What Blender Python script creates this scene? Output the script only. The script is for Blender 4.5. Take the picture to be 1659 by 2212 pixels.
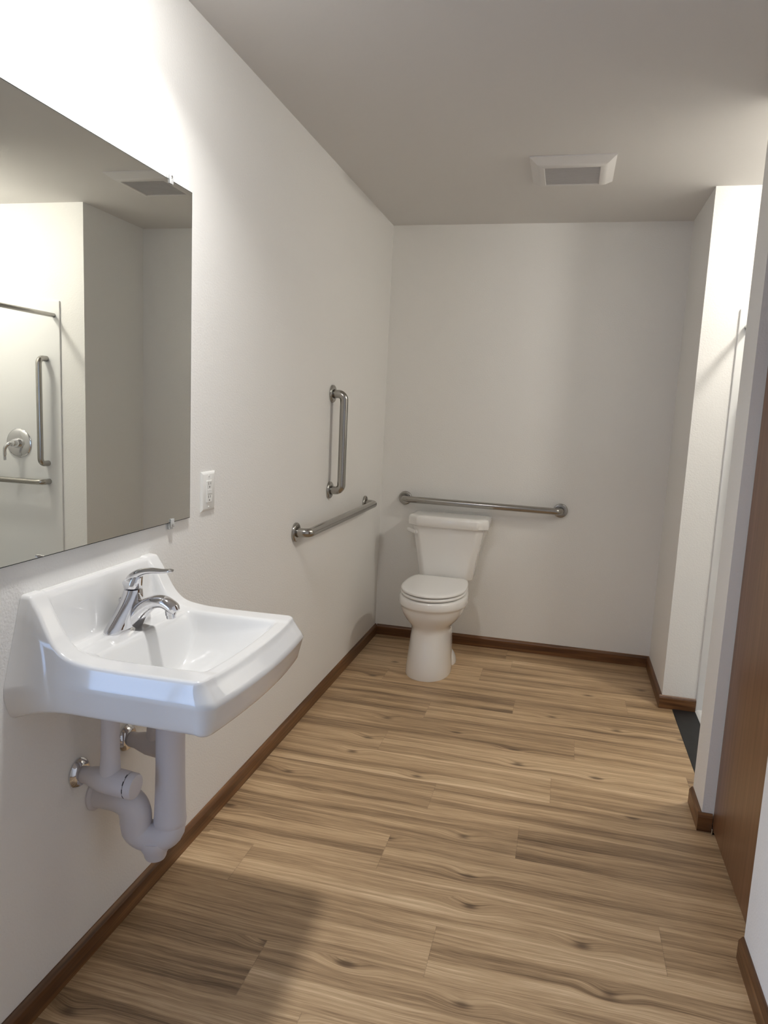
import bpy, bmesh, math, random
from mathutils import Vector, Matrix

random.seed(7)
for o in list(bpy.data.objects):
    bpy.data.objects.remove(o)
SC = bpy.context.scene
COL = SC.collection
PI = math.pi

# ------------------------------------------------------------------ camera
cam = bpy.data.cameras.new('camera')
cam.sensor_fit = 'VERTICAL'
cam.sensor_height = 36.0
cam.lens = 36.0 * 1551.45 / 2212.0
cam.clip_start = 0.02
CAM = bpy.data.objects.new('camera', cam)
COL.objects.link(CAM)
SC.camera = CAM
_r = Vector((0.96811976, 0.24616933, 0.04631195))
_u = Vector((-0.07963408, 0.12717965, 0.98867778))
_f = Vector((-0.23749221, 0.9608465, -0.1427286))
CAM.matrix_world = Matrix(((_r.x, _u.x, -_f.x, 1.06274), (_r.y, _u.y, -_f.y, -4.20941),
                           (_r.z, _u.z, -_f.z, 1.39364), (0, 0, 0, 1)))

# ------------------------------------------------------------------ world, daylight, exposure
W = bpy.data.worlds.new('world')
SC.world = W
W.use_nodes = True
W.node_tree.nodes['Background'].inputs[0].default_value = (0.55, 0.7, 1.0, 1)
W.node_tree.nodes['Background'].inputs[1].default_value = 0.3

VANITY_XY = (0.34, -2.69)   # ceiling lamp above the mirror
SHOWER_XY = (2.21, -1.13)   # lamp on the shower ceiling
H_LAMP = 2.396
VANITY_COL = (1.0, 0.985, 0.96)
SHOWER_COL = (1.0, 0.955, 0.865)
SHOWER_DOME = 160.0
VANITY_DOME = 60.0
def disk_lamp(name, xy, z, radius, watts, col, spread):
    l = bpy.data.lights.new(name, 'AREA')
    l.shape = 'DISK'
    l.size = radius * 2
    l.energy = watts
    l.color = col
    l.spread = math.radians(spread)
    o = bpy.data.objects.new(name, l)
    o.location = (*xy, z)
    COL.objects.link(o)
disk_lamp('vanity_beam', VANITY_XY, H_LAMP, 0.06, 7.2, VANITY_COL, 130)
# daylight outside the tall window of the neighbouring room
def daylight(name, loc, rot_z, w, h, watts, col):
    l = bpy.data.lights.new(name, 'AREA')
    l.shape = 'RECTANGLE'
    l.size, l.size_y = w, h
    l.energy = watts
    l.color = col
    o = bpy.data.objects.new(name, l)
    o.location = loc
    o.rotation_euler = (PI / 2, 0, rot_z)
    COL.objects.link(o)
daylight('daylight_side', (-4.45, -5.95, 1.15), -PI / 2, 2.2, 2.1, 185.0, (0.52, 0.69, 1.0))   # towards +x
daylight('daylight_front', (-1.9, -7.45, 1.15), 0, 3.0, 2.1, 90.0, (0.40, 0.60, 1.0))           # towards +y

SC.view_settings.view_transform = 'Standard'
SC.view_settings.look = 'None'
SC.view_settings.gamma = 1.0
SC.view_settings.use_curve_mapping = False
SC.view_settings.exposure = 0.17
SC.cycles.max_bounces = 14
SC.cycles.diffuse_bounces = 8
SC.cycles.glossy_bounces = 6
SC.cycles.transmission_bounces = 8
SC.cycles.use_denoising = True
SC.cycles.caustics_reflective = False
SC.cycles.caustics_refractive = False
SC.cycles.sample_clamp_indirect = 4.0

# ------------------------------------------------------------------ room dimensions (metres)
H = 2.44
WX = 1.62           # right wall plane
JY = -0.59          # face of the wall between alcove and shower
PA, PB = -1.504, -1.683   # partition between shower and closet door
NY = -2.305         # start of the near right wall
FY = -4.85          # wall behind the camera
BH, BT = 0.064, 0.013     # baseboard

# ------------------------------------------------------------------ material helpers
def new_mat(name):
    m = bpy.data.materials.new(name)
    m.use_nodes = True
    nt = m.node_tree
    return m, nt, nt.nodes['Principled BSDF']

def N(nt, kind, **kw):
    n = nt.nodes.new(kind)
    for k, v in kw.items():
        setattr(n, k, v)
    return n

def ramp(nt, stops):
    n = nt.nodes.new('ShaderNodeValToRGB')
    e = n.color_ramp.elements
    while len(e) > 1:
        e.remove(e[-1])
    e[0].position = stops[0][0]
    e[0].color = (*stops[0][1], 1)
    for p, c in stops[1:]:
        q = e.new(p)
        q.color = (*c, 1)
    return n

def math_n(nt, op, a, b=None, c=None):
    n = nt.nodes.new('ShaderNodeMath')
    n.operation = op
    for i, v in enumerate((a, b, c)):
        if v is None:
            continue
        if isinstance(v, (int, float)):
            n.inputs[i].default_value = v
        else:
            nt.links.new(v, n.inputs[i])
    return n.outputs[0]

def paint(name, col, bump, scale, rough=0.55, spec=0.35):
    m, nt, b = new_mat(name)
    b.inputs['Base Color'].default_value = (*col, 1)
    b.inputs['Roughness'].default_value = rough
    b.inputs['Specular IOR Level'].default_value = spec
    tc = N(nt, 'ShaderNodeTexCoord')
    n1 = N(nt, 'ShaderNodeTexNoise')
    n1.inputs['Scale'].default_value = scale
    n1.inputs['Detail'].default_value = 2.5
    n1.inputs['Roughness'].default_value = 0.45
    nt.links.new(tc.outputs['Object'], n1.inputs['Vector'])
    bp = N(nt, 'ShaderNodeBump')
    bp.inputs['Strength'].default_value = bump
    bp.inputs['Distance'].default_value = 0.0025
    nt.links.new(n1.outputs['Fac'], bp.inputs['Height'])
    nt.links.new(bp.outputs['Normal'], b.inputs['Normal'])
    return m

def plain(name, col, rough=0.4, metal=0.0, spec=0.5, coat=0.0):
    m, nt, b = new_mat(name)
    b.inputs['Base Color'].default_value = (*col, 1)
    b.inputs['Roughness'].default_value = rough
    b.inputs['Metallic'].default_value = metal
    b.inputs['Specular IOR Level'].default_value = spec
    b.inputs['Coat Weight'].default_value = coat
    b.inputs['Coat Roughness'].default_value = 0.03
    # faint mottling so that no surface is a flat constant
    tc = N(nt, 'ShaderNodeTexCoord')
    n1 = N(nt, 'ShaderNodeTexNoise')
    n1.inputs['Scale'].default_value = 9.0
    nt.links.new(tc.outputs['Object'], n1.inputs['Vector'])
    mr = N(nt, 'ShaderNodeMapRange')
    mr.inputs['To Min'].default_value = rough * (0.9 if metal < .5 else 0.98)
    mr.inputs['To Max'].default_value = rough * (1.1 if metal < .5 else 1.02)
    nt.links.new(n1.outputs['Fac'], mr.inputs['Value'])
    nt.links.new(mr.outputs['Result'], b.inputs['Roughness'])
    return m

def emission(name, col, strength):
    m = bpy.data.materials.new(name)
    m.use_nodes = True
    nt = m.node_tree
    nt.nodes.clear()
    e = N(nt, 'ShaderNodeEmission')
    e.inputs[0].default_value = (*col, 1)
    e.inputs[1].default_value = strength
    o = N(nt, 'ShaderNodeOutputMaterial')
    nt.links.new(e.outputs[0], o.inputs[0])
    return m

def wood(name, axis, dark, mid, light, rough=0.38, fine=1.0):
    """straight-grained wood; the grain runs along the given object axis"""
    m, nt, b = new_mat(name)
    tc = N(nt, 'ShaderNodeTexCoord')
    mp = N(nt, 'ShaderNodeMapping')
    s = [34.0 * fine, 34.0 * fine, 34.0 * fine]
    s[axis] = 1.1
    mp.inputs['Scale'].default_value = s
    nt.links.new(tc.outputs['Object'], mp.inputs['Vector'])
    n1 = N(nt, 'ShaderNodeTexNoise')
    n1.inputs['Scale'].default_value = 1.3
    n1.inputs['Detail'].default_value = 5
    n1.inputs['Distortion'].default_value = 0.7
    nt.links.new(mp.outputs['Vector'], n1.inputs['Vector'])
    mp2 = N(nt, 'ShaderNodeMapping')
    s2 = [220.0 * fine] * 3
    s2[axis] = 5.0
    mp2.inputs['Scale'].default_value = s2
    nt.links.new(tc.outputs['Object'], mp2.inputs['Vector'])
    n2 = N(nt, 'ShaderNodeTexNoise')
    n2.inputs['Scale'].default_value = 1.0
    n2.inputs['Detail'].default_value = 3
    nt.links.new(mp2.outputs['Vector'], n2.inputs['Vector'])
    f = math_n(nt, 'ADD', math_n(nt, 'MULTIPLY', n1.outputs['Fac'], 0.68), math_n(nt, 'MULTIPLY', n2.outputs['Fac'], 0.32))
    rp = ramp(nt, [(0.33, dark), (0.5, mid), (0.66, light)])
    nt.links.new(f, rp.inputs['Fac'])
    nt.links.new(rp.outputs['Color'], b.inputs['Base Color'])
    b.inputs['Roughness'].default_value = rough
    bp = N(nt, 'ShaderNodeBump')
    bp.inputs['Strength'].default_value = 0.12
    bp.inputs['Distance'].default_value = 0.001
    nt.links.new(f, bp.inputs['Height'])
    nt.links.new(bp.outputs['Normal'], b.inputs['Normal'])
    return m

def floor_material():
    m, nt, b = new_mat('oak_vinyl_planks')
    L = nt.links
    uv = N(nt, 'ShaderNodeUVMap', uv_map='grain')
    pk = N(nt, 'ShaderNodeUVMap', uv_map='plank')
    tone = N(nt, 'ShaderNodeAttribute', attribute_name='tone')
    # knots: sparse voronoi cells; the grain swerves around them
    mk = N(nt, 'ShaderNodeMapping')
    mk.inputs['Scale'].default_value = (3.3, 6.4, 1)
    L.new(uv.outputs['UV'], mk.inputs['Vector'])
    vo = N(nt, 'ShaderNodeTexVoronoi')
    vo.voronoi_dimensions = '2D'
    vo.inputs['Scale'].default_value = 1.0
    vo.inputs['Randomness'].default_value = 0.9
    L.new(mk.outputs['Vector'], vo.inputs['Vector'])
    sep = N(nt, 'ShaderNodeSeparateColor')
    L.new(vo.outputs['Color'], sep.inputs['Color'])
    pick = math_n(nt, 'GREATER_THAN', sep.outputs[0], 0.76)
    halo = N(nt, 'ShaderNodeMapRange')
    halo.interpolation_type = 'SMOOTHSTEP'
    for k, v in (('From Min', 0.0), ('From Max', 0.34), ('To Min', 1.0), ('To Max', 0.0)):
        halo.inputs[k].default_value = v
    L.new(vo.outputs['Distance'], halo.inputs['Value'])
    halo_f = math_n(nt, 'MULTIPLY', halo.outputs['Result'], pick)
    # swerve
    su = N(nt, 'ShaderNodeSeparateXYZ')
    L.new(uv.outputs['UV'], su.inputs['Vector'])
    lo = N(nt, 'ShaderNodeTexNoise')
    lo.noise_dimensions = '2D'
    lo.inputs['Scale'].default_value = 1.0
    lo.inputs['Detail'].default_value = 2
    ml = N(nt, 'ShaderNodeMapping')
    ml.inputs['Scale'].default_value = (2.2, 5.0, 1)
    L.new(uv.outputs['UV'], ml.inputs['Vector'])
    L.new(ml.outputs['Vector'], lo.inputs['Vector'])
    bend = math_n(nt, 'ADD', math_n(nt, 'MULTIPLY', lo.outputs['Fac'], 0.024), math_n(nt, 'MULTIPLY', halo_f, 0.022))
    vv = math_n(nt, 'ADD', su.outputs['Y'], bend)
    cb = N(nt, 'ShaderNodeCombineXYZ')
    L.new(su.outputs['X'], cb.inputs['X'])
    L.new(vv, cb.inputs['Y'])
    def streak(sx, sy, det, dist, rough=0.55):
        mp = N(nt, 'ShaderNodeMapping')
        mp.inputs['Scale'].default_value = (sx, sy, 1)
        L.new(cb.outputs['Vector'], mp.inputs['Vector'])
        n = N(nt, 'ShaderNodeTexNoise')
        n.noise_dimensions = '2D'
        n.inputs['Scale'].default_value = 1.0
        n.inputs['Detail'].default_value = det
        n.inputs['Roughness'].default_value = rough
        n.inputs['Distortion'].default_value = dist
        L.new(mp.outputs['Vector'], n.inputs['Vector'])
        return n.outputs['Fac']
    s1 = streak(0.75, 17.0, 5, 0.25)
    s2 = streak(1.5, 110.0, 5, 0.25, 0.7)
    s3 = streak(11.0, 520.0, 3, 0.0, 0.6)
    f = math_n(nt, 'ADD', math_n(nt, 'MULTIPLY', s1, 0.42), math_n(nt, 'MULTIPLY', s2, 0.36))
    f = math_n(nt, 'ADD', f, math_n(nt, 'MULTIPLY', s3, 0.22))
    f = math_n(nt, 'ADD', f, math_n(nt, 'MULTIPLY', math_n(nt, 'SUBTRACT', tone.outputs['Fac'], 0.5), 0.08))
    rp = ramp(nt, [(0.33, (0.138, 0.082, 0.042)), (0.42, (0.278, 0.180, 0.099)), (0.50, (0.440, 0.298, 0.168)),
                   (0.575, (0.570, 0.402, 0.236)), (0.67, (0.760, 0.585, 0.380))])
    L.new(f, rp.inputs['Fac'])
    # knots darken
    core = N(nt, 'ShaderNodeMapRange')
    core.interpolation_type = 'SMOOTHSTEP'
    for k, v in (('From Min', 0.01), ('From Max', 0.12), ('To Min', 0.85), ('To Max', 0.0)):
        core.inputs[k].default_value = v
    wob = math_n(nt, 'ADD', vo.outputs['Distance'], math_n(nt, 'MULTIPLY', math_n(nt, 'SUBTRACT', s2, 0.5), 0.22))
    L.new(wob, core.inputs['Value'])
    core_f = math_n(nt, 'MULTIPLY', core.outputs['Result'], pick)
    mx = N(nt, 'ShaderNodeMix', data_type='RGBA')
    L.new(core_f, mx.inputs['Factor'])
    L.new(rp.outputs['Color'], mx.inputs[6])
    mx.inputs[7].default_value = (0.105, 0.062, 0.034, 1)
    # seams
    sp = N(nt, 'ShaderNodeSeparateXYZ')
    L.new(pk.outputs['UV'], sp.inputs['Vector'])
    sv = math_n(nt, 'LESS_THAN', sp.outputs['Y'], 0.0011)
    sx = math_n(nt, 'LESS_THAN', sp.outputs['X'], 0.0018)
    seam = math_n(nt, 'MAXIMUM', math_n(nt, 'MULTIPLY', sv, 0.18), math_n(nt, 'MULTIPLY', sx, 0.30))
    m2 = N(nt, 'ShaderNodeMix', data_type='RGBA')
    L.new(seam, m2.inputs['Factor'])
    L.new(mx.outputs[2], m2.inputs[6])
    m2.inputs[7].default_value = (0.10, 0.06, 0.035, 1)
    L.new(m2.outputs[2], b.inputs['Base Color'])
    b.inputs['Roughness'].default_value = 0.42
    b.inputs['Specular IOR Level'].default_value = 0.4
    bp = N(nt, 'ShaderNodeBump')
    bp.inputs['Strength'].default_value = 0.15
    bp.inputs['Distance'].default_value = 0.0008
    L.new(math_n(nt, 'SUBTRACT', f, seam), bp.inputs['Height'])
    L.new(bp.outputs['Normal'], b.inputs['Normal'])
    return m

M = {}
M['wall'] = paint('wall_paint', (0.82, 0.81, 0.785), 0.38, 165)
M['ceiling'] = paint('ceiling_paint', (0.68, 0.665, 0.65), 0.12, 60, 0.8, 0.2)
M['porcelain'] = plain('white_porcelain', (0.775, 0.775, 0.77), 0.10, spec=0.55, coat=0.6)
M['toilet'] = plain('bisque_white_porcelain', (0.84, 0.825, 0.80), 0.12, spec=0.5, coat=0.5)
M['seat'] = plain('white_seat_plastic', (0.86, 0.85, 0.83), 0.22)
M['plastic'] = plain('white_plastic', (0.80, 0.80, 0.775), 0.32)
M['gel'] = plain('glossy_white_acrylic', (0.76, 0.76, 0.75), 0.13, spec=0.5, coat=0.4)
M['chrome'] = plain('chrome', (0.72, 0.72, 0.74), 0.025, 1.0)
M['steel'] = plain('brushed_steel', (0.40, 0.385, 0.36), 0.22, 1.0)
M['dark'] = plain('dark_slot', (0.02, 0.02, 0.02), 0.5)
M['black'] = plain('black_rubber', (0.007, 0.007, 0.0075), 0.5)
M['cover'] = plain('matte_white_vinyl', (0.66, 0.64, 0.665), 0.65, spec=0.3)
M['fan'] = plain('white_fan_plastic', (0.68, 0.665, 0.65), 0.4)
M['grille'] = plain('grey_grille', (0.50, 0.485, 0.485), 0.5)
M['mirror'] = plain('mirror_silver', (0.80, 0.815, 0.785), 0.0, 1.0)
M['mirror_edge'] = plain('mirror_edge', (0.03, 0.035, 0.035), 0.15)
M['base_x'] = wood('stained_oak_trim_x', 0, (0.040, 0.014, 0.004), (0.118, 0.048, 0.016), (0.22, 0.100, 0.036))
M['base_y'] = wood('stained_oak_trim_y', 1, (0.052, 0.020, 0.006), (0.130, 0.056, 0.019), (0.23, 0.110, 0.042))
M['door'] = wood('stained_oak_door', 2, (0.115, 0.050, 0.021), (0.165, 0.076, 0.034), (0.215, 0.108, 0.052), 0.32)
M['floor'] = floor_material()
M['sub'] = plain('subfloor', (0.30, 0.22, 0.15), 0.7)

def clear_plastic():
    m, nt, b = new_mat('clear_plastic')
    b.inputs['Base Color'].default_value = (0.95, 0.97, 0.97, 1)
    b.inputs['Roughness'].default_value = 0.05
    b.inputs['Transmission Weight'].default_value = 0.45
    b.inputs['IOR'].default_value = 1.45
    return m
M['clear'] = clear_plastic()

def pane_mat():
    m = bpy.data.materials.new('window_glass')
    m.use_nodes = True
    nt = m.node_tree
    nt.nodes.clear()
    t = N(nt, 'ShaderNodeBsdfTransparent')
    g = N(nt, 'ShaderNodeBsdfGlossy')
    g.inputs['Roughness'].default_value = 0.02
    mx = N(nt, 'ShaderNodeMixShader')
    mx.inputs[0].default_value = 0.07
    o = N(nt, 'ShaderNodeOutputMaterial')
    nt.links.new(t.outputs[0], mx.inputs[1])
    nt.links.new(g.outputs[0], mx.inputs[2])
    nt.links.new(mx.outputs[0], o.inputs[0])
    return m
M['pane'] = pane_mat()
M['lamp_vanity'] = emission('vanity_lens', VANITY_COL, VANITY_DOME)
M['lamp_shower'] = emission('shower_lens', SHOWER_COL, SHOWER_DOME)

# ------------------------------------------------------------------ object helpers
def obj(name, bm, mat, parent=None, sharp=None, smooth=True, recalc=True):
    if recalc:
        bmesh.ops.recalc_face_normals(bm, faces=bm.faces)
    me = bpy.data.meshes.new(name)
    bm.to_mesh(me)
    bm.free()
    mats = mat if isinstance(mat, (list, tuple)) else [mat]
    for m in mats:
        me.materials.append(m)
    if smooth:
        for p in me.polygons:
            p.use_smooth = True
        me.set_sharp_from_angle(angle=math.radians(35 if sharp is None else sharp))
    o = bpy.data.objects.new(name, me)
    COL.objects.link(o)
    if parent is not None:
        o.parent = parent
        # geometry is given in world coordinates; keep it in place
        o.matrix_parent_inverse = parent_world(parent).inverted()
    return o

def parent_world(p):
    m = p.matrix_basis.copy()
    q = p
    while q.parent is not None:
        m = q.parent.matrix_basis @ q.matrix_parent_inverse @ m if False else q.parent.matrix_basis @ q.matrix_parent_inverse @ m
        q = q.parent
    return m

def thing(name, label, cat, loc, group=None):
    o = bpy.data.objects.new(name, None)
    o.empty_display_size = 0.05
    o.location = loc
    COL.objects.link(o)
    return tag(o, label, cat, group)

def tag(o, label, cat, group=None):
    o['label'] = label
    o['category'] = cat
    if group:
        o['group'] = group
    return o

def struct(name, bm, mat, label=None, cat=None, **kw):
    o = obj(name, bm, mat, **kw)
    o['kind'] = 'structure'
    o['label'] = label or name.replace('_', ' ')
    o['category'] = cat or name.split('_')[0]
    return o

def box(bm, x0, x1, y0, y1, z0, z1, bev=0.0, seg=2):
    r = bmesh.ops.create_cube(bm, size=1.0)
    vs = r['verts']
    for v in vs:
        v.co = Vector((x0 + (v.co.x + .5) * (x1 - x0), y0 + (v.co.y + .5) * (y1 - y0), z0 + (v.co.z + .5) * (z1 - z0)))
    if bev > 0:
        es = list({e for v in vs for e in v.link_edges})
        bmesh.ops.bevel(bm, geom=es, offset=bev, segments=seg, profile=0.5, affect='EDGES', clamp_overlap=True)

def B():
    return bmesh.new()

def loft(bm, rings, cap0=True, cap1=True, closed=True):
    vr = [[bm.verts.new(p) for p in r] for r in rings]
    n = len(rings[0])
    for a, b_ in zip(vr[:-1], vr[1:]):
        for i in range(n if closed else n - 1):
            j = (i + 1) % n
            bm.faces.new((a[i], a[j], b_[j], b_[i]))
    if cap0:
        bm.faces.new(list(reversed(vr[0])))
    if cap1:
        bm.faces.new(vr[-1])
    return vr

def frame_for(d):
    d = d.normalized()
    up = Vector((0, 0, 1)) if abs(d.z) < 0.95 else Vector((0, 1, 0))
    a = d.cross(up).normalized()
    return a, a.cross(d).normalized()

def lathe(bm, origin, axis, prof, n=40, cap0=True, cap1=True):
    """prof = [(distance along axis, radius)...]"""
    axis = Vector(axis).normalized()
    a, b_ = frame_for(axis)
    o = Vector(origin)
    rings = []
    for t, r in prof:
        rings.append([o + axis * t + (a * math.cos(2 * PI * k / n) + b_ * math.sin(2 * PI * k / n)) * r for k in range(n)])
    return loft(bm, rings, cap0, cap1)

def tube(bm, pts, rad, n=24, flat=1.0, side=None, cap=True):
    """sweep; rad a number or list; flat scales the second axis; side fixes the first axis"""
    pts = [Vector(p) for p in pts]
    m = len(pts)
    rad = rad if isinstance(rad, (list, tuple)) else [rad] * m
    flat = flat if isinstance(flat, (list, tuple)) else [flat] * m
    rings = []
    a = None
    for i in range(m):
        d = (pts[min(i + 1, m - 1)] - pts[max(i - 1, 0)]).normalized()
        if side is not None:
            a = Vector(side)
            a = (a - d * a.dot(d)).normalized()
        elif a is None:
            a, _ = frame_for(d)
        else:
            a = (a - d * a.dot(d)).normalized()
        b_ = d.cross(a).normalized()
        rings.append([pts[i] + a * math.cos(2 * PI * k / n) * rad[i] + b_ * math.sin(2 * PI * k / n) * rad[i] * flat[i] for k in range(n)])
    return loft(bm, rings, cap, cap)

def fillet(pts, r, seg=8):
    """polyline with rounded corners"""
    pts = [Vector(p) for p in pts]
    out = [pts[0]]
    for i in range(1, len(pts) - 1):
        p, a, b_ = pts[i], pts[i - 1], pts[i + 1]
        da, db = (a - p).normalized(), (b_ - p).normalized()
        ang = da.angle(db)
        t = r / math.tan(ang / 2)
        t = min(t, (a - p).length * 0.49, (b_ - p).length * 0.49)
        rr = t * math.tan(ang / 2)
        c = p + (da + db).normalized() * (rr / math.sin(ang / 2))
        s, e = p + da * t - c, p + db * t - c
        tot = s.angle(e)
        for k in range(seg + 1):
            w = k / seg
            out.append(c + (s * math.sin((1 - w) * tot) + e * math.sin(w * tot)) / math.sin(tot))
    out.append(pts[-1])
    return out

def catmull(pts, k=6):
    P = [Vector(p) for p in pts]
    P = [P[0] * 2 - P[1]] + P + [P[-1] * 2 - P[-2]]
    out = []
    for i in range(1, len(P) - 2):
        for s in range(k):
            t = s / k
            out.append(0.5 * ((2 * P[i]) + (P[i + 1] - P[i - 1]) * t + (2 * P[i - 1] - 5 * P[i] + 4 * P[i + 1] - P[i + 2]) * t * t
                              + (3 * P[i] - P[i - 1] - 3 * P[i + 1] + P[i + 2]) * t ** 3))
    out.append(P[-2])
    return out

def lerp_table(tab, x):
    if x <= tab[0][0]:
        return tab[0][1]
    for (x0, y0), (x1, y1) in zip(tab[:-1], tab[1:]):
        if x <= x1:
            t = (x - x0) / (x1 - x0)
            return y0 + (y1 - y0) * t
    return tab[-1][1]

def smooth_table(tab, n=160):
    """resampled and softened copy of a table"""
    x0, x1 = tab[0][0], tab[-1][0]
    xs = [x0 + (x1 - x0) * i / n for i in range(n + 1)]
    ys = [lerp_table(tab, x) for x in xs]
    for _ in range(30):
        ys = [ys[0]] + [(ys[i - 1] + 2 * ys[i] + ys[i + 1]) / 4 for i in range(1, n)] + [ys[-1]]
    return list(zip(xs, ys))

def ss(t):
    t = max(0.0, min(1.0, t))
    return t * t * (3 - 2 * t)

# ------------------------------------------------------------------ the room shell
OA, OB = -3.27, -4.55        # entry opening in the left wall, just outside the picture
bm = B()
box(bm, -0.1, 0, OA, 0.1, 0, H)
box(bm, -0.1, 0, FY, OB, 0, H)
box(bm, -0.1, 0, OB, OA, 2.10, H)
struct('wall_left', bm, M['wall'], 'off white textured wall behind the sink and mirror', smooth=False)
bm = B(); box(bm, 0, WX, 0, 0.1, 0, H)
struct('wall_back', bm, M['wall'], 'off white wall behind the toilet', smooth=False)
bm = B(); box(bm, WX, 2.90, JY, 0.1, 0, H)
struct('wall_alcove', bm, M['wall'], 'off white wall between toilet alcove and shower', smooth=False)
bm = B(); box(bm, WX, 2.90, PB, PA, 0, H)
struct('wall_partition', bm, M['wall'], 'narrow white partition wall between shower and wooden door', smooth=False)
bm = B(); box(bm, 2.70, 2.90, PA, JY, 0, H)
struct('wall_shower', bm, M['wall'], 'white wall at the back of the shower', smooth=False)
bm = B()
box(bm, WX, 1.76, FY, NY, 0, H)
box(bm, WX, 1.76, NY, PB, 2.06, H)
struct('wall_right', bm, M['wall'], 'white wall at the right edge beside the wooden door', smooth=False)
bm = B(); box(bm, 2.4, 2.5, FY, PB, 0, H)
struct('wall_closet', bm, M['wall'], 'wall of the closet behind the wooden door', smooth=False)
bm = B(); box(bm, -0.1, 2.5, FY - 0.1, FY, 0, H)
struct('wall_entry', bm, M['wall'], 'white wall behind the viewer', smooth=False)
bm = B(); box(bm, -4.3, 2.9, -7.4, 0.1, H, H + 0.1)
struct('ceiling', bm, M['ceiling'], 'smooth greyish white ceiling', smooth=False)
# the neighbouring room the daylight comes from
RX0, RY0, RY1 = -4.2, -7.2, -2.6
wy0, wy1 = -7.05, -4.85
bm = B()
box(bm, RX0 - .1, RX0, RY0 - .1, wy0, 0, H)
box(bm, RX0 - .1, RX0, wy1, RY1 + .1, 0, H)
box(bm, RX0 - .1, RX0, wy0, wy1, 0, 0.1)
box(bm, RX0 - .1, RX0, wy0, wy1, 2.2, H)
struct('wall_bedroom_left', bm, M['wall'], 'left wall of the neighbouring room', 'wall', smooth=False)
bm = B()
for (a, b_) in ((wy0, wy0 + .05), (wy1 - .05, wy1), (-5.98, -5.92)):
    box(bm, RX0 - .08, RX0 - .02, a, b_, 0.1, 2.2)
for (a, b_) in ((0.1, 0.15), (2.15, 2.2)):
    box(bm, RX0 - .08, RX0 - .02, wy0 + .05, wy1 - .05, a, b_)
win = struct('window_2', bm, M['plastic'], 'side window of the neighbouring room', smooth=False)
bm = B(); box(bm, RX0 - .055, RX0 - .05, wy0 + .05, wy1 - .05, 0.15, 2.15)
obj('pane', bm, M['pane'], win, smooth=False)
bm = B(); box(bm, RX0, -0.1, RY1, RY1 + .1, 0, H)
struct('wall_bedroom_back', bm, M['wall'], 'back wall of the neighbouring room', 'wall', smooth=False)
bm = B(); box(bm, -0.1, 0, RY0 - .1, FY - .1, 0, H)
struct('wall_bedroom_right', bm, M['wall'], 'right wall of the neighbouring room', 'wall', smooth=False)
wx0, wx1, wz0, wz1 = -3.4, -0.4, 0.1, 2.2
bm = B()
box(bm, RX0, wx0, RY0 - .1, RY0, 0, H)
box(bm, wx1, -0.1, RY0 - .1, RY0, 0, H)
box(bm, wx0, wx1, RY0 - .1, RY0, 0, wz0)
box(bm, wx0, wx1, RY0 - .1, RY0, wz1, H)
struct('wall_bedroom_front', bm, M['wall'], 'window wall of the neighbouring room', 'wall', smooth=False)
bm = B()
for (a, b_) in ((wx0, wx0 + .05), (wx1 - .05, wx1), (-1.93, -1.87)):
    box(bm, a, b_, RY0 - .08, RY0 - .02, wz0, wz1)
for (a, b_) in ((wz0, wz0 + .05), (wz1 - .05, wz1)):
    box(bm, wx0 + .05, wx1 - .05, RY0 - .08, RY0 - .02, a, b_)
win = struct('window_1', bm, M['plastic'], 'window of the neighbouring room', smooth=False)
bm = B(); box(bm, wx0 + .05, wx1 - .05, RY0 - .055, RY0 - .05, wz0 + .05, wz1 - .05)
obj('pane', bm, M['pane'], win, smooth=False)

# floor: every plank a face of its own with its own grain
def build_floor():
    bm = B()
    g = bm.loops.layers.uv.new('grain')
    pl = bm.loops.layers.uv.new('plank')
    tn = bm.loops.layers.float_color.new('tone')
    PW, PL = 0.187, 1.22
    known = {-3: .825, 0: .233, 1: .92, 2: .53, 3: 1.20, 4: .41, 5: 1.11, 6: .69, 7: 1.012, 8: .604, 9: .20, 10: .825, 11: .408}
    rng = random.Random(23)
    for k in range(-4, 36):
        ya, yb = -0.56 - PW * k, -0.56 - PW * (k + 1)
        ya, yb = min(ya, 0.05), max(yb, -7.15)
        if ya <= yb:
            continue
        x0, x1 = (-0.02 if yb > -2.9 else -4.15), 1.67
        if PB > ya > FY:
            x1 = 1.72
        jx = known.get(k, rng.uniform(0, PL))
        n = int(math.floor((x0 - jx) / PL))
        while jx + n * PL < x1:
            s = jx + n * PL
            a, b_ = max(s, x0), min(s + PL, x1)
            ou, ov, t = rng.uniform(0, 300), rng.uniform(0, 60), rng.random()
            if b_ - a > 1e-4:
                vs = [bm.verts.new((a, yb, 0)), bm.verts.new((b_, yb, 0)), bm.verts.new((b_, ya, 0)), bm.verts.new((a, ya, 0))]
                f = bm.faces.new(vs)
                for lp in f.loops:
                    c = lp.vert.co
                    lp[g].uv = (c.x - s + ou, c.y - yb + ov)
                    lp[pl].uv = (c.x - s, c.y - (-0.56 - PW * (k + 1)))
                    lp[tn] = (t, t, t, 1)
            n += 1
    # body of the floor below the planks
    r = bmesh.ops.create_cube(bm, size=1.0)
    for v in r['verts']:
        v.co = Vector((-4.3 + (v.co.x + .5) * 7.2, -7.4 + (v.co.y + .5) * 7.5, -0.12 + (v.co.z + .5) * 0.116))
    for f in {f for v in r['verts'] for f in v.link_faces}:
        f.material_index = 1
    return struct('floor', bm, [M['floor'], M['sub']], 'brown oak look vinyl plank floor', smooth=False, recalc=False)
build_floor()

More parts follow.
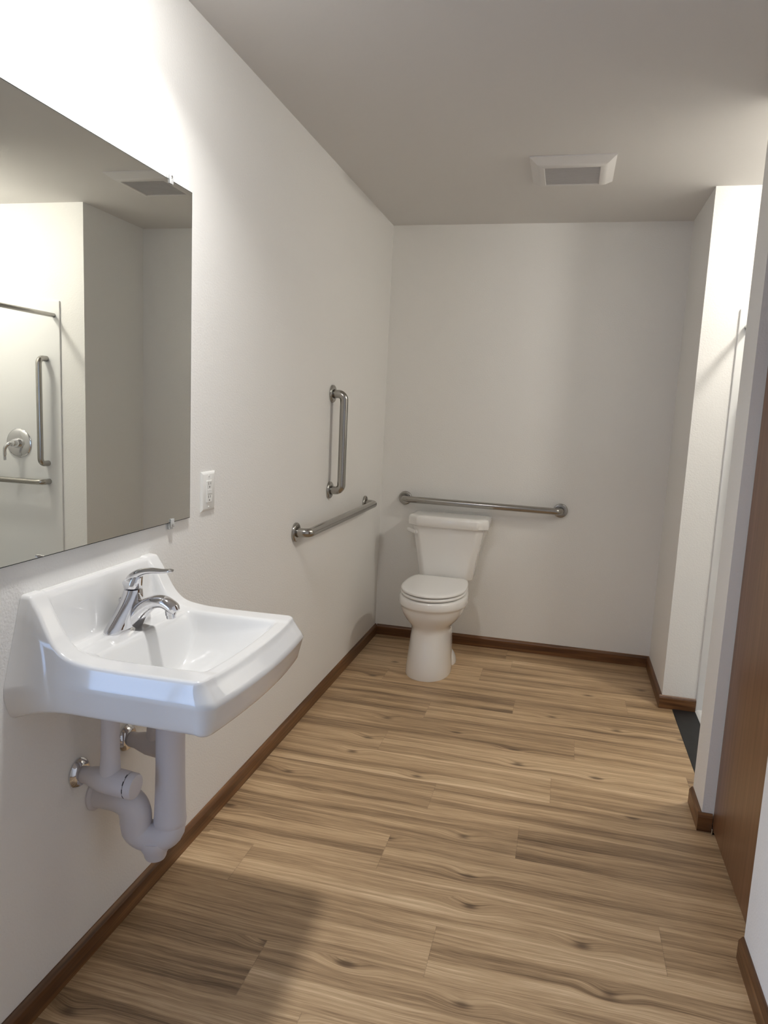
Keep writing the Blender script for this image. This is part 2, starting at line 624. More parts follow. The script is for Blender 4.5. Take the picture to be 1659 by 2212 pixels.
# baseboards: eased top edge
def baseboard(name, p0, p1, nrm, mat, label):
    """p0-p1 along the wall, nrm = direction into the room"""
    prof = [(0, 0), (BT, 0), (BT, BH - 0.013), (BT - 0.0012, BH - 0.0105), (0.0052, BH - 0.0015), (0.0035, BH), (0, BH)]
    bm = B()
    p0, p1, nrm = Vector((*p0, 0)), Vector((*p1, 0)), Vector((*nrm, 0))
    loft(bm, [[p + nrm * a + Vector((0, 0, z)) for a, z in prof] for p in (p0, p1)])
    return struct(name, bm, mat, label, 'baseboard', sharp=20)
baseboard('baseboard_left', (0, OA), (0, 0), (1, 0), M['base_y'], 'dark stained oak baseboard along the left wall')
baseboard('baseboard_back', (BT, 0), (WX, 0), (0, -1), M['base_x'], 'dark stained oak baseboard behind the toilet')
baseboard('baseboard_alcove', (WX, JY - 0.0005), (WX, 0), (-1, 0), M['base_y'], 'dark oak baseboard on the alcove side wall')
baseboard('baseboard_shower', (WX - BT, JY), (1.776, JY), (0, -1), M['base_x'], 'short dark oak baseboard beside the shower')
baseboard('baseboard_partition', (WX, PB - 0.0005), (WX, PA), (-1, 0), M['base_y'], 'short dark oak baseboard on the partition end')
baseboard('baseboard_door', (WX - BT, PB), (1.654, PB), (0, -1), M['base_x'], 'tiny dark oak baseboard beside the wooden door')
baseboard('baseboard_right', (WX, FY), (WX, NY), (-1, 0), M['base_y'], 'oak baseboard along the right wall at the lower right edge')
baseboard('baseboard_entry', (WX - BT, FY), (0.0, FY), (0, 1), M['base_x'], 'oak baseboard on the entry wall')

# sliding wooden door, recessed in its opening
bm = B(); box(bm, 1.657, 1.692, NY - 0.06, PB + 0.04 - 0.045, 0.012, 2.05, 0.002, 1)
d = struct('door_1', bm, M['door'], 'brown flush wooden door recessed between partition and right wall', 'door', smooth=False)
bm = B()
box(bm, 1.655, 1.690, PB - 0.030, PB - 0.0165, 0.0, 0.004)
box(bm, 1.6505, 1.6545, PB - 0.030, PB - 0.0165, 0.0, 0.022, 0.001, 1)
tag(obj('door_guide', bm, M['chrome'], smooth=False), 'small bright metal floor guide at the foot of the wooden door', 'door guide')

# ------------------------------------------------------------------ shower
SX0, SX1 = 1.775, 2.675
st = thing('shower_stall', 'glossy white shower surround with rounded flange behind the partition', 'shower stall', (2.2, -1.05, 0))
bm = B(); box(bm, SX0, SX1, JY - 0.009, JY - 0.0005, 0.0, 1.91, 0.006, 4)
obj('end_panel', bm, M['gel'], st)
bm = B(); box(bm, SX1 - 0.010, SX1 - 0.0005, PA + 0.0095, JY - 0.0095, 0.02, 1.91, 0.004, 2)
obj('back_panel', bm, M['gel'], st)
bm = B(); box(bm, SX0, SX1, PA + 0.0005, PA + 0.009, 0.0, 1.91, 0.006, 4)
obj('seat_panel', bm, M['gel'], st)
bm = B()
rings = []
for x, z in ((SX0, 0.0), (SX0, 0.006), (SX0 + .012, 0.014), (SX0 + .05, 0.016), (SX0 + .11, 0.010), (SX1 - .011, 0.019), (SX1 - .011, 0.0)):
    rings.append([Vector((x, PA + .0095, z)), Vector((x, JY - .0095, z))])
loft(bm, rings, False, False, closed=False)
obj('shower_pan', bm, M['gel'], st)
bm = B(); box(bm, 1.670, SX0 - 0.001, PA + 0.0005, JY - BT - 0.0005, -0.003, 0.0025, 0.0008, 1)
tag(obj('threshold_strip', bm, M['black'], smooth=False), 'flat black rubber strip on the floor before the shower', 'threshold')

SY = JY - 0.0092      # face of the surround end panel
def flangeless_bar(name, pts, label, group):
    bm = B()
    tube(bm, fillet(pts, 0.045, 9), 0.0165, 24)
    return tag(obj(name, bm, M['steel']), label, 'grab bar', group)
flangeless_bar('shower_grab_bar', [(1.866, SY, 1.585), (1.866, SY - 0.065, 1.585), (1.866, SY - 0.065, 0.985), (1.866, SY, 0.985)],
               'upright steel grab bar on the shower panel, seen in the mirror', None)
flangeless_bar('shower_grab_bar', [(1.862, SY, 0.878), (1.862, SY - 0.065, 0.878), (2.50, SY - 0.065, 0.878), (2.50, SY, 0.878)],
               'level steel grab bar below the shower valve, seen in the mirror', None)
bm = B(); tube(bm, [(1.812, SY, 1.828), (1.812, PA + 0.0093, 1.828)], 0.0127, 20)
tag(obj('shower_curtain_rod', bm, M['steel']), 'straight steel curtain rod across the top of the shower opening', 'curtain rod')
vx, vz = 2.062, 1.092
sv = thing('shower_valve', 'round chrome shower valve with lever, seen in the mirror', 'shower valve', (vx, SY, vz))
bm = B(); lathe(bm, (vx, SY, vz), (0, -1, 0), [(0, .085), (.004, .085), (.009, .080), (.013, .068), (.014, .040), (.014, .02)], 48)
obj('escutcheon', bm, M['chrome'], sv)
bm = B(); lathe(bm, (vx, SY, vz), (0, -1, 0), [(.013, .030), (.03, .027), (.055, .022), (.062, .018), (.065, .008)], 32)
obj('hub', bm, M['chrome'], sv)
bm = B(); tube(bm, catmull([(vx + .002, SY - .052, vz), (vx + .012, SY - .075, vz - .005), (vx + .030, SY - .082, vz - .03), (vx + .036, SY - .078, vz - .07), (vx + .037, SY - .076, vz - .098)]),
              [.012] * 7 + [.0105] * 6 + [.009] * 6 + [.008] * 6, 20)
obj('lever', bm, M['chrome'], sv)

# ------------------------------------------------------------------ ceiling lamps and fan
def ring_prof(bm, c, prof, n=48):
    lathe(bm, c, (0, 0, -1), prof, n, False, False)
vl = thing('ceiling_light', 'round shallow white dome light on the ceiling above the mirror', 'ceiling light', (*VANITY_XY, H))
bm = B(); ring_prof(bm, (*VANITY_XY, H), [(0.0003, .098), (.005, .098), (.007, .092), (.007, .0785)])
obj('trim', bm, M['plastic'], vl)
bm = B(); lathe(bm, (*VANITY_XY, H), (0, 0, -1), [(.006, .078), (.016, .077), (.026, .070), (.034, .056), (.039, .036), (.041, .016), (.0413, .004)], 40)
obj('lens', bm, M['lamp_vanity'], vl)
sl = thing('ceiling_light', 'round white dome light on the shower ceiling', 'ceiling light', (*SHOWER_XY, H))
bm = B(); ring_prof(bm, (*SHOWER_XY, H), [(0.0003, .098), (.008, .098), (.011, .092), (.011, .080)])
obj('trim', bm, M['plastic'], sl)
bm = B(); lathe(bm, (*SHOWER_XY, H), (0, 0, -1), [(.010, .080), (.030, .079), (.050, .072), (.066, .058), (.076, .038), (.080, .018), (.081, .004)], 40, True, True)
obj('lens', bm, M['lamp_shower'], sl)

FX, FYc, FS = 0.998, -0.885, 0.172
fan = thing('exhaust_fan', 'square white exhaust fan grille on the ceiling', 'exhaust fan', (FX, FYc, H))
def square_ring(bm, prof):
    rings = []
    for half, z in prof:
        rings.append([Vector((FX + sx * half, FYc + sy * half, z)) for sx, sy in ((-1, -1), (1, -1), (1, 1), (-1, 1))])
    loft(bm, rings, False, False)
bm = B()
square_ring(bm, [(FS, H - .0003), (FS, H - .005), (FS - .005, H - .008), (FS - .010, H - .011), (FS - .028, H - .024), (FS - .042, H - .0305), (FS - .052, H - .0325), (FS - .058, H - .0318), (FS - .060, H - .029), (FS - .060, H - .012)])
obj('frame', bm, M['fan'], fan, sharp=30)
bm = B()
box(bm, FX - FS + .06, FX + FS - .06, FYc - FS + .06, FYc + FS - .06, H - .022, H - .018)
nb = 26
for k in range(nb):
    y = FYc - FS + .062 + (2 * FS - .124) * (k + .5) / nb
    box(bm, FX - FS + .0605, FX + FS - .0605, y - .0022, y + .0022, H - .0290, H - .0218)
obj('grille', bm, M['grille'], fan, smooth=False)

# ------------------------------------------------------------------ mirror and clips
MY0, MY1, MZ0, MZ1 = -3.083, -2.321, 1.049, 1.958
mir = thing('wall_mirror', 'large frameless rectangular mirror on the left wall above the sink', 'mirror', (0.0, (MY0 + MY1) / 2, MZ0))
bm = B(); box(bm, 0.003, 0.0085, MY0, MY1, MZ0, MZ1)
LEAN = 0.004     # the mirror stands a touch proud of the wall at its left end
for v in bm.verts:
    v.co.x += (MY1 - v.co.y) * LEAN
obj('glass_edge', bm, M['mirror_edge'], mir, smooth=False)
bm = B()
e = 0.0018
f = bm.faces.new([bm.verts.new(p) for p in ((.0088 + (MY1 - y) * LEAN, y, z) for y, z in ((MY0 + e, MZ0 + e), (MY1 - e, MZ0 + e), (MY1 - e, MZ1 - e), (MY0 + e, MZ1 - e)))])
obj('mirror_face', bm, M['mirror'], mir, smooth=False, recalc=False)
bm = B()
for y in (MY0 + .2, MY1 - .2):
    box(bm, 0.0002, 0.0028, y - .1, y + .1, MZ0 + .1, MZ1 - .1)
obj('backing', bm, M['dark'], mir, smooth=False)

def mirror_clip(y, z, up, label):
    """a clear clip screwed to the wall and hooked over the mirror edge"""
    s = 1 if up else -1
    t = thing('mirror_clip', label, 'mirror clip', (0, y, z), 'clear mirror clips')
    bm = B()
    box(bm, 0.0004, 0.008, y - .009, y + .009, min(z, z + s * .019) + (.0006 if up else 0), max(z, z + s * .019) - (0 if up else .0006), .0015, 2)
    box(bm, 0.0092, 0.0125, y - .009, y + .009, min(z - s * .011, z + s * .013), max(z - s * .011, z + s * .013), .0012, 2)
    obj('hook', bm, M['clear'], t)
    bm = B(); lathe(bm, (0.0125, y, z + s * .007), (1, 0, 0), [(-.003, .0036), (.0006, .0036), (.0012, .002)], 16)
    obj('screw', bm, M['chrome'], t)
mirror_clip(-2.434, MZ1, True, 'clear plastic clip on the top mirror edge near its right corner')
mirror_clip(-2.422, MZ0, False, 'clear plastic clip under the bottom mirror edge near its right corner')

# ------------------------------------------------------------------ outlet
oy, oz = -2.202, 1.115
ot = thing('electrical_outlet', 'white wall outlet plate with two sockets beside the mirror', 'outlet', (0, oy, oz))
def plate(bm, hw, hh, prof):
    rings = []
    for inset, x in prof:
        rings.append([Vector((x, oy + sy * (hw - inset), oz + sz * (hh - inset))) for sy, sz in ((-1, -1), (1, -1), (1, 1), (-1, 1))])
    loft(bm, rings)
bm = B(); plate(bm, .0435, .0615, [(0, .0002), (0, .002), (.003, .0045), (.008, .0062), (.0085, .0064)])
obj('cover_plate', bm, M['plastic'], ot, sharp=25)
bm = B(); box(bm, .0064, .0092, oy - .0165, oy + .0165, oz - .0335, oz + .0335, .0006, 1)
rc = obj('socket_insert', bm, M['plastic'], ot, smooth=False)
bm = B(); box(bm, .0092, .0102, oy - .0125, oy + .0125, oz - .0065, oz + .0062, .0004, 1)
obj('test_button', bm, M['plastic'], rc, smooth=False)
for s in (1, -1):
    bm = B()
    for q, hgt in ((-.0063, .0042), (.0063, .0034)):
        box(bm, .0091, .00935, oy + q - .0011, oy + q + .0011, oz + s * .0205 + .0045 - hgt, oz + s * .0205 + .0045 + hgt)
    lathe(bm, (.0091, oy, oz + s * .0205 - .0065), (1, 0, 0), [(0, .0025), (.0003, .0025)], 14)
    obj('socket_slot', bm, M['dark'], rc, smooth=False)
for s in (1, -1):
    bm = B(); lathe(bm, (.0064, oy, oz + s * .0485), (1, 0, 0), [(-.001, .0032), (.0006, .0032), (.0013, .0020)], 16)
    obj('screw', bm, M['plastic'], ot)

# ------------------------------------------------------------------ grab bars by the toilet
def grab_bar(label, a, b_, out, r=0.019):
    a, b_, out = Vector(a), Vector(b_), Vector(out)
    t = thing('grab_bar', label, 'grab bar', a, 'steel grab bars around the toilet')
    so = 0.060
    bm = B(); tube(bm, fillet([a + out * .004, a + out * so, b_ + out * so, b_ + out * .004], 0.042, 10), r, 28)
    obj('rail', bm, M['steel'], t)
    for p in (a, b_):
        bm = B(); lathe(bm, p, out, [(.0003, .0405), (.006, .0405), (.009, .0395), (.011, .037), (.0115, .034), (.0115, r + .0025), (.009, r + .002)], 44, True, False)
        obj('flange', bm, M['steel'], t)
    return t
grab_bar('long level steel grab bar on the back wall above the toilet', (0.152, 0, 0.866), (1.064, 0, 0.860), (0, -1, 0))
grab_bar('level steel grab bar on the left wall beside the toilet', (0, -1.437, 0.867), (0, -0.378, 0.867), (1, 0, 0))
grab_bar('upright steel grab bar on the left wall', (0, -1.014, 1.449), (0, -1.010, 1.002), (1, 0, 0))

# ------------------------------------------------------------------ toilet
TX = 0.437
toi = thing('toilet', 'white two piece toilet with closed lid in the back left corner', 'toilet', (TX, -0.40, 0))
def egg(w, yf, yc, wb, yb, z, n=28, p=2.2, cx=TX):
    """plan outline: rounded front, tapering to a rounded-off back"""
    pts = []
    for k in range(n + 1):          # front half, left to right
        a = PI + PI * k / n
        c, s = math.cos(a), math.sin(a)
        pts.append(Vector((cx + w * math.copysign(abs(c) ** (2 / p), c), yc + (yc - yf) * math.copysign(abs(s) ** (2 / p), s), z)))
    m = 8
    for k in range(1, m):
        t = k / m
        pts.append(Vector((cx + w + (wb - w) * ss(t), yc + (yb + -.02 - yc) * t, z)))
    pts.append(Vector((cx + wb, yb - .02, z)))
    pts.append(Vector((cx + wb - .006, yb - .006, z)))
    pts.append(Vector((cx + wb - .02, yb, z)))
    pts.append(Vector((cx - wb + .02, yb, z)))
    pts.append(Vector((cx - wb + .006, yb - .006, z)))
    pts.append(Vector((cx - wb, yb - .02, z)))
    for k in range(m - 1, 0, -1):
        t = k / m
        pts.append(Vector((cx - w + (w - wb) * ss(t), yc + (yb - .02 - yc) * t, z)))
    return pts
bm = B()
secs = [  # z, w, yf, yc, wb, yb
    (0.000, .1200, -.690, -.50, .070, -.10), (0.006, .1210, -.692, -.50, .071, -.10), (0.05, .1175, -.687, -.50, .068, -.10),
    (0.12, .1125, -.676, -.49, .064, -.10), (0.19, .1075, -.662, -.48, .064, -.10), (0.235, .1045, -.655, -.47, .066, -.09),
    (0.256, .1065, -.656, -.46, .072, -.08), (0.274, .1190, -.664, -.46, .080, -.07), (0.295, .1400, -.677, -.46, .092, -.06),
    (0.320, .1580, -.689, -.46, .104, -.05), (0.345, .1695, -.698, -.46, .116, -.045), (0.360, .1730, -.699, -.46, .120, -.045), (0.372, .1775, -.703, -.46, .128, -.045),
    (0.376, .1815, -.707, -.46, .130, -.045), (0.382, .1830, -.709, -.46, .132, -.045), (0.410, .1810, -.707, -.46, .134, -.045),
    (0.4165, .1780, -.704, -.46, .134, -.045), (0.4195, .1720, -.698, -.46, .130, -.047)]
loft(bm, [egg(w, yf, yc, wb, yb, z, cx=TX) for z, w, yf, yc, wb, yb in secs])
obj('bowl', bm, M['toilet'], toi, sharp=50)
# bolt flanges at the rear foot
for s in (1, -1):
    bm = B()
    rings = []
    for z, k in ((0.0005, 1.0), (.012, 1.0), (.030, .86), (.048, .62), (.058, .35)):
        ring = []
        for j in range(24):
            a = 2 * PI * j / 24
            ring.append(Vector((TX + s * .084 + .040 * k * math.cos(a), -.335 + .085 * (0.6 + .4 * k) * math.sin(a), z)))
        rings.append(ring)
    loft(bm, rings)
    obj('foot_flange', bm, M['toilet'], toi)
# tank
def tank_ring(w, yf, yb, z, ch=0.034, cy=0.030, cx=TX + .011):
    """outline with bevelled front corners, softened"""
    raw = [(cx - w, yb), (cx - w, yf + cy), (cx - w + ch, yf), (cx + w - ch, yf), (cx + w, yf + cy), (cx + w, yb)]
    out = []
    n = len(raw)
    for i in range(n):
        p, a, b_ = Vector(raw[i]), Vector(raw[i - 1]), Vector(raw[(i + 1) % n])
        da, db = (a - p).normalized(), (b_ - p).normalized()
        t = 0.012
        for k in range(5):
            w_ = k / 4
            q = (p + da * t) * (1 - w_) ** 2 + p * 2 * w_ * (1 - w_) + (p + db * t) * w_ ** 2
            out.append(Vector((q.x, q.y, z)))
    return out
bm = B()
tk = [(.4197, .100, -.160, -.060), (.4385, .100, -.160, -.060), (.4390, .150, -.203, -.030), (.4405, .1545, -.206, -.027), (.445, .157, -.207, -.026), (.55, .172, -.210, -.025), (.65, .190, -.212, -.025), (.742, .209, -.214, -.025)]
loft(bm, [tank_ring(*[w, yf, yb, z]) for z, w, yf, yb in tk])
obj('tank', bm, M['toilet'], toi, sharp=50)
bm = B()
lk = [(.738, .216, -.219, -.018), (.7385, .228, -.230, -.010), (.742, .2315, -.2335, -.008), (.765, .2325, -.2345, -.008), (.785, .231, -.233, -.008),
      (.794, .2265, -.2285, -.012), (.798, .218, -.219, -.020), (.7995, .200, -.200, -.035)]
loft(bm, [tank_ring(w, yf, yb, z, .060, .046) for z, w, yf, yb in lk])
obj('tank_lid', bm, M['toilet'], toi, sharp=50)
# trip lever on the left front corner
bm = B()
lx, ly, lz = TX - .158, -.196, .700
lathe(bm, (lx, ly + .012, lz), Vector((-.62, -.78, 0)), [(0, .015), (.022, .015), (.026, .012)], 20)
tube(bm, catmull([(lx - .014, ly - .012, lz), (lx - .040, ly + .004, lz + .004), (lx - .068, ly + .026, lz + .007)]), [.010, .0105, .011, .0115, .0115, .011, .0105, .011, .0115, .012, .012, .0115, .009], 16, 0.6, side=(0, 0, 1))
obj('flush_lever', bm, M['seat'], toi)
# seat ring and lid
def dee(w, yf, yc, yb, z, inset=0.0, wb=.148):
    w, yf, yb, wb = w - inset, yf + inset, yb - inset, wb - inset
    pts = []
    n = 30
    for k in range(n + 1):
        a = PI + PI * k / n
        pts.append(Vector((TX - .003 + w * math.cos(a), yc + (yc - yf) * math.sin(a), z)))
    for k in range(1, 8):
        t = k / 8
        pts.append(Vector((TX - .003 + w + (wb - w) * (t ** 2), yc + (yb - yc) * (t ** 0.8), z)))
    pts += [Vector((TX - .003 + wb - .012, yb, z)), Vector((TX - .003 - wb + .012, yb, z))]
    for k in range(7, 0, -1):
        t = k / 8
        pts.append(Vector((TX - .003 - w - (wb - w) * (t ** 2), yc + (yb - yc) * (t ** 0.8), z)))
    return pts
bm = B()
loft(bm, [dee(.175, -.705, -.46, -.235, z, i) for z, i in ((.4250, .016), (.4262, .005), (.429, .001), (.434, 0), (.438, .002), (.440, .008))])
obj('seat', bm, M['seat'], toi, sharp=50)
bm = B()
loft(bm, [dee(.175, -.703, -.46, -.232, z, i) for z, i in ((.4452, .017), (.4462, .006), (.448, .001), (.452, 0), (.457, .002), (.4605, .008), (.462, .018), (.4625, .04))])
obj('seat_lid', bm, M['seat'], toi, sharp=50)
for s in (1, -1):
    bm = B(); box(bm, TX + s * .078 - .022, TX + s * .078 + .022, -.250, -.216, .4200, .452, .006, 2)
    obj('hinge', bm, M['seat'], toi)

# ------------------------------------------------------------------ sink
SYC = -2.753
sink = thing('wall_sink', 'white wall hung sink with high curved backsplash below the mirror', 'sink', (0, SYC, 0.73))
XF, RC, HWR = 0.410, 0.013, 0.2425
ZT = smooth_table([(0, .976), (.020, .976), (.034, .962), (.048, .931), (.068, .893), (.09, .868), (.11, .858), (.13, .854), (.17, .849), (.25, .847), (.43, .850)])
ZDECK = 0.847
def hw_top(x):
    h = .234 + (HWR - .234) * ss(x / .16)
    if x > XF - RC:
        q = min(1.0, (x - (XF - RC)) / RC)
        h -= RC * (1 - math.sqrt(max(0.0, 1 - q * q)))
    return h
def bow(x, v):
    return .016 * max(0.0, 1 - (v / .24) ** 2) * (x / XF) ** 3
def smax(a, b_, k=.008):
    h = max(k - abs(a - b_), 0) / k
    return max(a, b_) + h * h * k * .25
def basin(x, v):
    if x < .130:
        return ZDECK
    d = .135 * ss((x - .133) / .042)
    if x > .19:
        d *= max(0.0, 1 - ((x - .19) / .235) ** 1.35)
    d *= max(0.0, 1 - (abs(v) / .200) ** 3.0)
    return ZDECK - d
def sink_z(x, v):
    es = hw_top(min(x, XF - RC)) - abs(v)
    ef = XF - x
    zt = lerp_table(ZT, x)
    # front and side rim around the bowl
    ins = ss((es - .046) / .024) * ss((ef - .020) / .024)
    zb = ZDECK + (basin(x, v) - ZDECK) * ins
    # outer rim keeps the height of the edge and runs down to the deck
    wing = zb + (zt - zb) * (1 - ss((es - .040) / .026))
    back = ZDECK + (.976 - ZDECK) * (1 - ss((x - .019) / .040))
    z = smax(zb, max(wing, zb), .004)
    return smax(z, back, .010) if x < .09 else z
xs = [(.0 + (XF - RC) * (i / 96)) for i in range(96)] + [XF - RC + RC * math.sin(PI / 2 * k / 14) for k in range(15)]
NT = 110
bm = B()
grid = []
for x in xs:
    h = hw_top(x)
    row = []
    for j in range(NT + 1):
        v = h * (-1 + 2 * j / NT)
        row.append(bm.verts.new((x + bow(x, v), SYC + v, sink_z(x, v))))
    grid.append(row)
for a, b_ in zip(grid[:-1], grid[1:]):
    for j in range(NT):
        bm.faces.new((a[j], a[j + 1], b_[j + 1], b_[j]))
# perimeter from the wall on the near side, round the front, back to the wall
per = [(r[0], x) for r, x in zip(grid, xs)] + [(v, XF) for v in grid[-1][1:-1]] + [(r[-1], x) for r, x in zip(reversed(grid), reversed(xs))]
n = len(per)
nrm = []
for i in range(n):
    p, q = per[max(i - 1, 0)][0].co, per[min(i + 1, n - 1)][0].co
    dv = Vector((q.x - p.x, q.y - p.y))
    nv = Vector((dv.y, -dv.x)).normalized()
    if i < 3:
        nv = Vector((0, -1))
    if i > n - 4:
        nv = Vector((0, 1))
    nrm.append(nv)
for _ in range(4):
    nrm = [nrm[0]] + [(nrm[i - 1] + nrm[i] * 2 + nrm[i + 1]).normalized() for i in range(1, n - 1)] + [nrm[-1]]
prev = [p[0] for p in per]
rows_def = [(.0030, .0012, 0), (.0052, .0040, 0), (.0064, .0085, 0)] 
skirt = []
for i in range(n):
    v, x = per[i]
    c = v.co
    nv = nrm[i]
    zt = c.z
    zb = .735 - .014 * max(0.0, 1 - x / .10) ** 2
    zc = .801
    flare = .055 * max(0.0, 1 - x / .13) ** 2
    crease = ss((x - .06) / .10)
    side_off = .0110 + .018 * max(0.0, nv.x) ** 2      # the front band leans out further
    col = []
    lev = [(.0030, zt - .0010), (.0054, zt - .0035), (.0068, zt - .0080)]
    top = zt - .0080
    for k in range(1, 5):
        t = k / 4
        z = top + (zc - top) * t
        o = .0068 + side_off * crease * t
        lev.append((o, z))
    oc = .0068 + side_off * crease
    lev.append((oc - .0016 * crease, zc - .005))
    for k in range(1, 4):
        t = k / 4
        lev.append((oc - .0016 * crease - .012 * crease * t, zc - .005 + (zb + .012 - zc + .005) * t))
    ob = oc - .0016 * crease - .012 * crease
    lev += [(ob, zb + .010), (ob - .003, zb + .004), (ob - .009, zb + .0005), (ob - .016, zb)]
    for o, z in lev:
        g = ss((zt - z) / max(.05, zt - zb)) if zt > zb else 0
        lin = max(0, min(1, (zt - z) / (zt - zb)))
        o2 = o + flare * (lin / .72 if lin < .72 else 1 - .42 * ((lin - .72) / .28) ** 2)
        col.append(Vector((max(0.0003, c.x + nv.x * o2), c.y + nv.y * o2, z)))
    skirt.append(col)
m_ = len(skirt[0])
rowsv = [prev]
for k in range(m_):
    rowsv.append([bm.verts.new(skirt[i][k]) for i in range(n)])
for a, b_ in zip(rowsv[:-1], rowsv[1:]):
    for i in range(n - 1):
        bm.faces.new((a[i], a[i + 1], b_[i + 1], b_[i]))
# underside: shrink towards the middle
last = rowsv[-1]
for sc_, zz in ((.80, .726), (.60, .700), (.42, .688)):
    cur = []
    for i in range(n):
        c = last[i].co if sc_ == .80 else rowsv[-1][i].co
        base = rowsv[m_][i].co
        cx_ = .19
        nx = base.x if base.x < .002 else cx_ + (base.x - cx_) * sc_
        cur.append(bm.verts.new((nx, SYC + (base.y - SYC) * sc_, zz)))
    rowsv.append(cur)
    for i in range(n - 1):
        bm.faces.new((rowsv[-2][i], rowsv[-2][i + 1], cur[i + 1], cur[i]))
bm.faces.new(rowsv[-1])
# wall side
bm.faces.new([v for v in grid[0]] + [rowsv[k][-1] for k in range(1, len(rowsv))] + [rowsv[k][0] for k in range(len(rowsv) - 1, 0, -1)])
for v in bm.verts:
    if v.co.x < .0004:
        v.co.x = .0004
obj('basin', bm, M['porcelain'], sink, sharp=60)
bm = B(); lathe(bm, (.205, SYC, basin(.205, 0) + .0035), (0, 0, -1), [(-.001, .018), (.0, .030), (.003, .032), (.006, .030)], 32, True, True)
obj('drain', bm, M['chrome'], sink)

# ------------------------------------------------------------------ faucet
FXc, FYf, FZ = 0.078, -2.735, ZDECK + .0005
fa = thing('faucet', 'chrome single lever faucet standing on the sink deck', 'faucet', (FXc, FYf, FZ))
def oval(cx, cy, z, rx, ry, n=40, p=2.0):
    out = []
    for k in range(n):
        a = 2 * PI * k / n
        c, s = math.cos(a), math.sin(a)
        out.append(Vector((cx + rx * math.copysign(abs(c) ** (2 / p), c), cy + ry * math.copysign(abs(s) ** (2 / p), s), z)))
    return out
bm = B()
loft(bm, [oval(FXc + .014 * ss(z / .1), FYf, FZ + z, rx, ry) for z, rx, ry in ((0, .0290, .0880), (.0035, .0295, .0885), (.009, .0285, .0865), (.017, .0272, .0785), (.027, .0262, .0675),
                                                          (.040, .0250, .0560), (.052, .0240, .0460), (.064, .0232, .0375), (.076, .0224, .0305), (.087, .0216, .0255), (.094, .0204, .0228))])
obj('body', bm, M['chrome'], fa, sharp=60)
bm = B()
pth = catmull([(FXc + .004, FYf, FZ + .012), (FXc + .024, FYf, FZ + .030), (FXc + .046, FYf, FZ + .052), (FXc + .070, FYf, FZ + .067), (FXc + .095, FYf, FZ + .070), (FXc + .116, FYf, FZ + .061), (FXc + .128, FYf, FZ + .050)], 6)
rr = [lerp_table([(0, .036), (.2, .029), (.45, .0222), (.7, .0198), (.9, .0190), (1, .013)], i / (len(pth) - 1)) for i in range(len(pth))]
tube(bm, pth, rr, 32, [lerp_table([(0, .8), (.4, .75), (1, .72)], i / (len(pth) - 1)) for i in range(len(pth))], side=(0, 1, 0))
obj('spout', bm, M['chrome'], fa, sharp=60)
bm = B(); lathe(bm, (FXc + .112, FYf, FZ + .062), (.12, 0, -1), [(0, .012), (.014, .0128), (.021, .0125), (.022, .0110), (.029, .0108), (.030, .009)], 28)
obj('aerator', bm, M['chrome'], fa)
bm = B()
loft(bm, [oval(FXc + .013 + dx, FYf, FZ + z, rx, ry) for z, dx, rx, ry in ((.0955, 0, .0190, .0200), (.0975, 0, .0212, .0220), (.104, .0005, .0215, .0222), (.112, .002, .0208, .0215), (.120, .005, .0186, .0195),
                                                                    (.127, .010, .0150, .0160), (.131, .014, .0100, .0110), (.1325, .016, .004, .005))])
hd = obj('handle_hub', bm, M['chrome'], fa, sharp=60)
bm = B()
pth = catmull([(FXc + .002, FYf, FZ + .103), (FXc + .015, FYf, FZ + .121), (FXc + .035, FYf, FZ + .135), (FXc + .062, FYf, FZ + .142), (FXc + .092, FYf, FZ + .144), (FXc + .118, FYf, FZ + .148)], 6)
rr = [lerp_table([(0, .0190), (.25, .0180), (.5, .0135), (.8, .0098), (.96, .0090), (1, .006)], i / (len(pth) - 1)) for i in range(len(pth))]
tube(bm, pth, rr, 24, [lerp_table([(0, .8), (.4, .62), (1, .5)], i / (len(pth) - 1)) for i in range(len(pth))], side=(0, 1, 0))
obj('lever', bm, M['chrome'], hd, sharp=60)
bm = B(); lathe(bm, (FXc - .020, FYf, FZ + .006), (0, 0, 1), [(0, .0022), (.050, .0022), (.052, .0045), (.060, .0048), (.063, .002)], 16)
obj('lift_rod', bm, M['chrome'], fa)

# ------------------------------------------------------------------ plumbing under the sink
tr = thing('drain_trap', 'white wrapped sink drain pipe bending into the wall', 'drain pipe', (.185, -2.722, .27))
ty = -2.722
tx = .185
bm = B()
lathe(bm, (tx, ty, .6875), (0, 0, -1), [(0, .0345), (.10, .0348), (.20, .0352), (.26, .0365), (.315, .0385), (.325, .0400), (.333, .0392), (.338, .0375)], 36)
obj('tailpiece_cover', bm, M['cover'], tr)
rx_, ry_ = .107, ty - .026        # riser of the trap
bm = B()
pb = [(tx, ty, .352), (tx, ty, .345)]
mid, half = (tx + rx_) / 2, (tx - rx_) / 2
for k in range(1, 16):
    a = PI * k / 16
    pb.append((mid + half * math.cos(a), ty + (ry_ - ty) * k / 16, .340 - .020 * k / 16 * 0 - .026 * math.sin(a)))
pb += [(rx_, ry_, .345), (rx_ - .001, ry_, .362)]
tube(bm, pb, [.0375] * len(pb), 30)
lathe(bm, (mid + .006, (ty + ry_) / 2, .312), (0, 0, -1), [(0, .040), (.012, .040), (.026, .035), (.038, .0285), (.048, .0265), (.053, .024), (.055, .016)], 28)
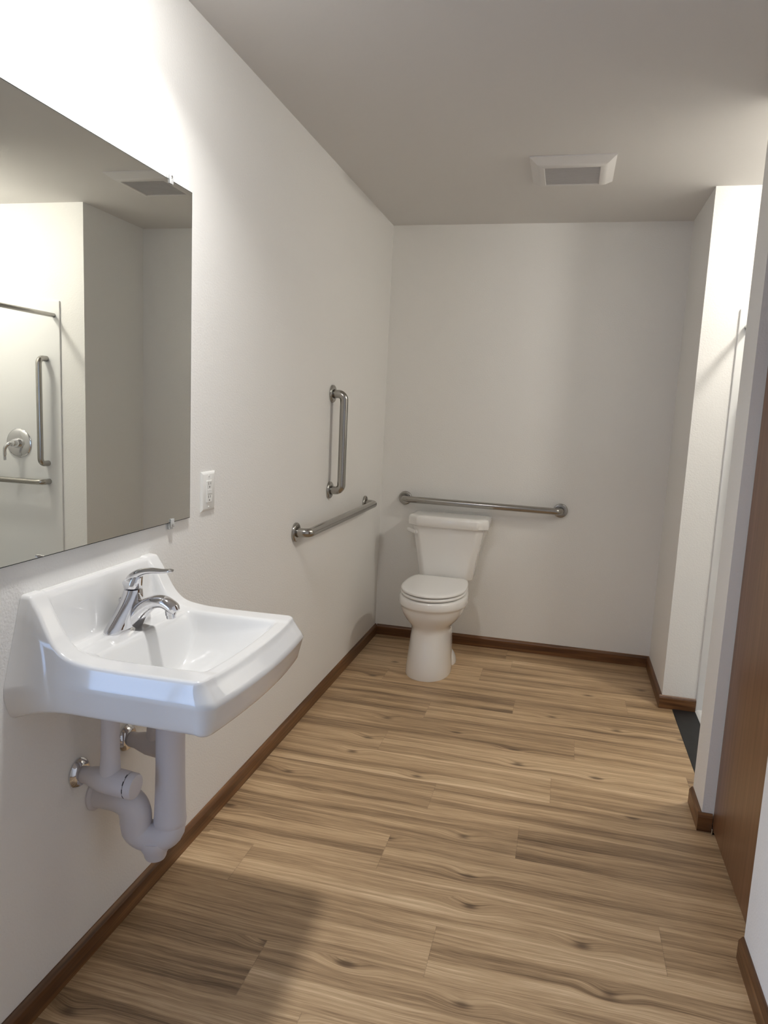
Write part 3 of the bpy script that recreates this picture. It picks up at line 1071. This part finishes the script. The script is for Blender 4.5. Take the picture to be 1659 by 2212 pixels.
obj('trap_cover', bm, M['cover'], tr)
bm = B()
pc = catmull([(rx_ - .001, ry_, .355), (rx_ - .001, ry_ - .002, .376), (rx_ - .010, ry_ - .004, .400), (rx_ - .036, ry_ - .007, .414), (.035, ty - .033, .416), (.004, ty - .035, .416)], 6)
tube(bm, pc, [lerp_table([(0, .0385), (.3, .0380), (.6, .036), (1, .035)], i / (len(pc) - 1)) for i in range(len(pc))], 28)
obj('trap_arm_cover', bm, M['cover'], tr)
bm = B(); lathe(bm, (0.0003, ty - .035, .416), (1, 0, 0), [(0, .043), (.004, .043), (.008, .040), (.010, .036)], 36)
obj('escutcheon', bm, M['cover'], tr)

def supply_valve(y, label):
    t = thing('supply_valve', label, 'supply valve', (0, y, .5), 'wrapped supply valves under the sink')
    bm = B(); lathe(bm, (0.0003, y, .502), (1, 0, 0), [(0, .036), (.003, .036), (.010, .031), (.014, .023), (.014, .012)], 36)
    obj('escutcheon', bm, M['chrome'], t)
    bm = B(); lathe(bm, (0.010, y, .500), Vector((1, 0, -.05)), [(0, .0195), (.020, .0205), (.036, .0250), (.056, .0300), (.085, .0315), (.120, .0310), (.126, .0305)], 32)
    obj('valve_cover', bm, M['cover'], t)
    bm = B(); lathe(bm, (0.1368, y, .4934), Vector((1, 0, -.05)), [(0, .0295), (.001, .0305), (.013, .0305), (.018, .028), (.020, .020)], 32)
    obj('cover_cap', bm, M['cover'], t)
    bm = B(); tube(bm, [(.086, y, .505), (.087, y, .56), (.088, y, .63), (.089, y, .7185)], [.0250, .0215, .0208, .0208], 28)
    obj('riser_cover', bm, M['cover'], t)
    for k in range(4):
        a = PI * (.62 + .19 * k)
        bm = B()
        tube(bm, [(.1364, y + .0302 * math.cos(a + q), .4934 + .0302 * math.sin(a + q)) for q in (-.16, 0, .16)], .0011, 6)
        obj('cap_slot', bm, M['dark'], t, smooth=False)
    return t
supply_valve(-2.822, 'nearer white wrapped supply valve with chrome wall ring under the sink')
supply_valve(-2.628, 'farther white wrapped supply valve behind the drain pipe')
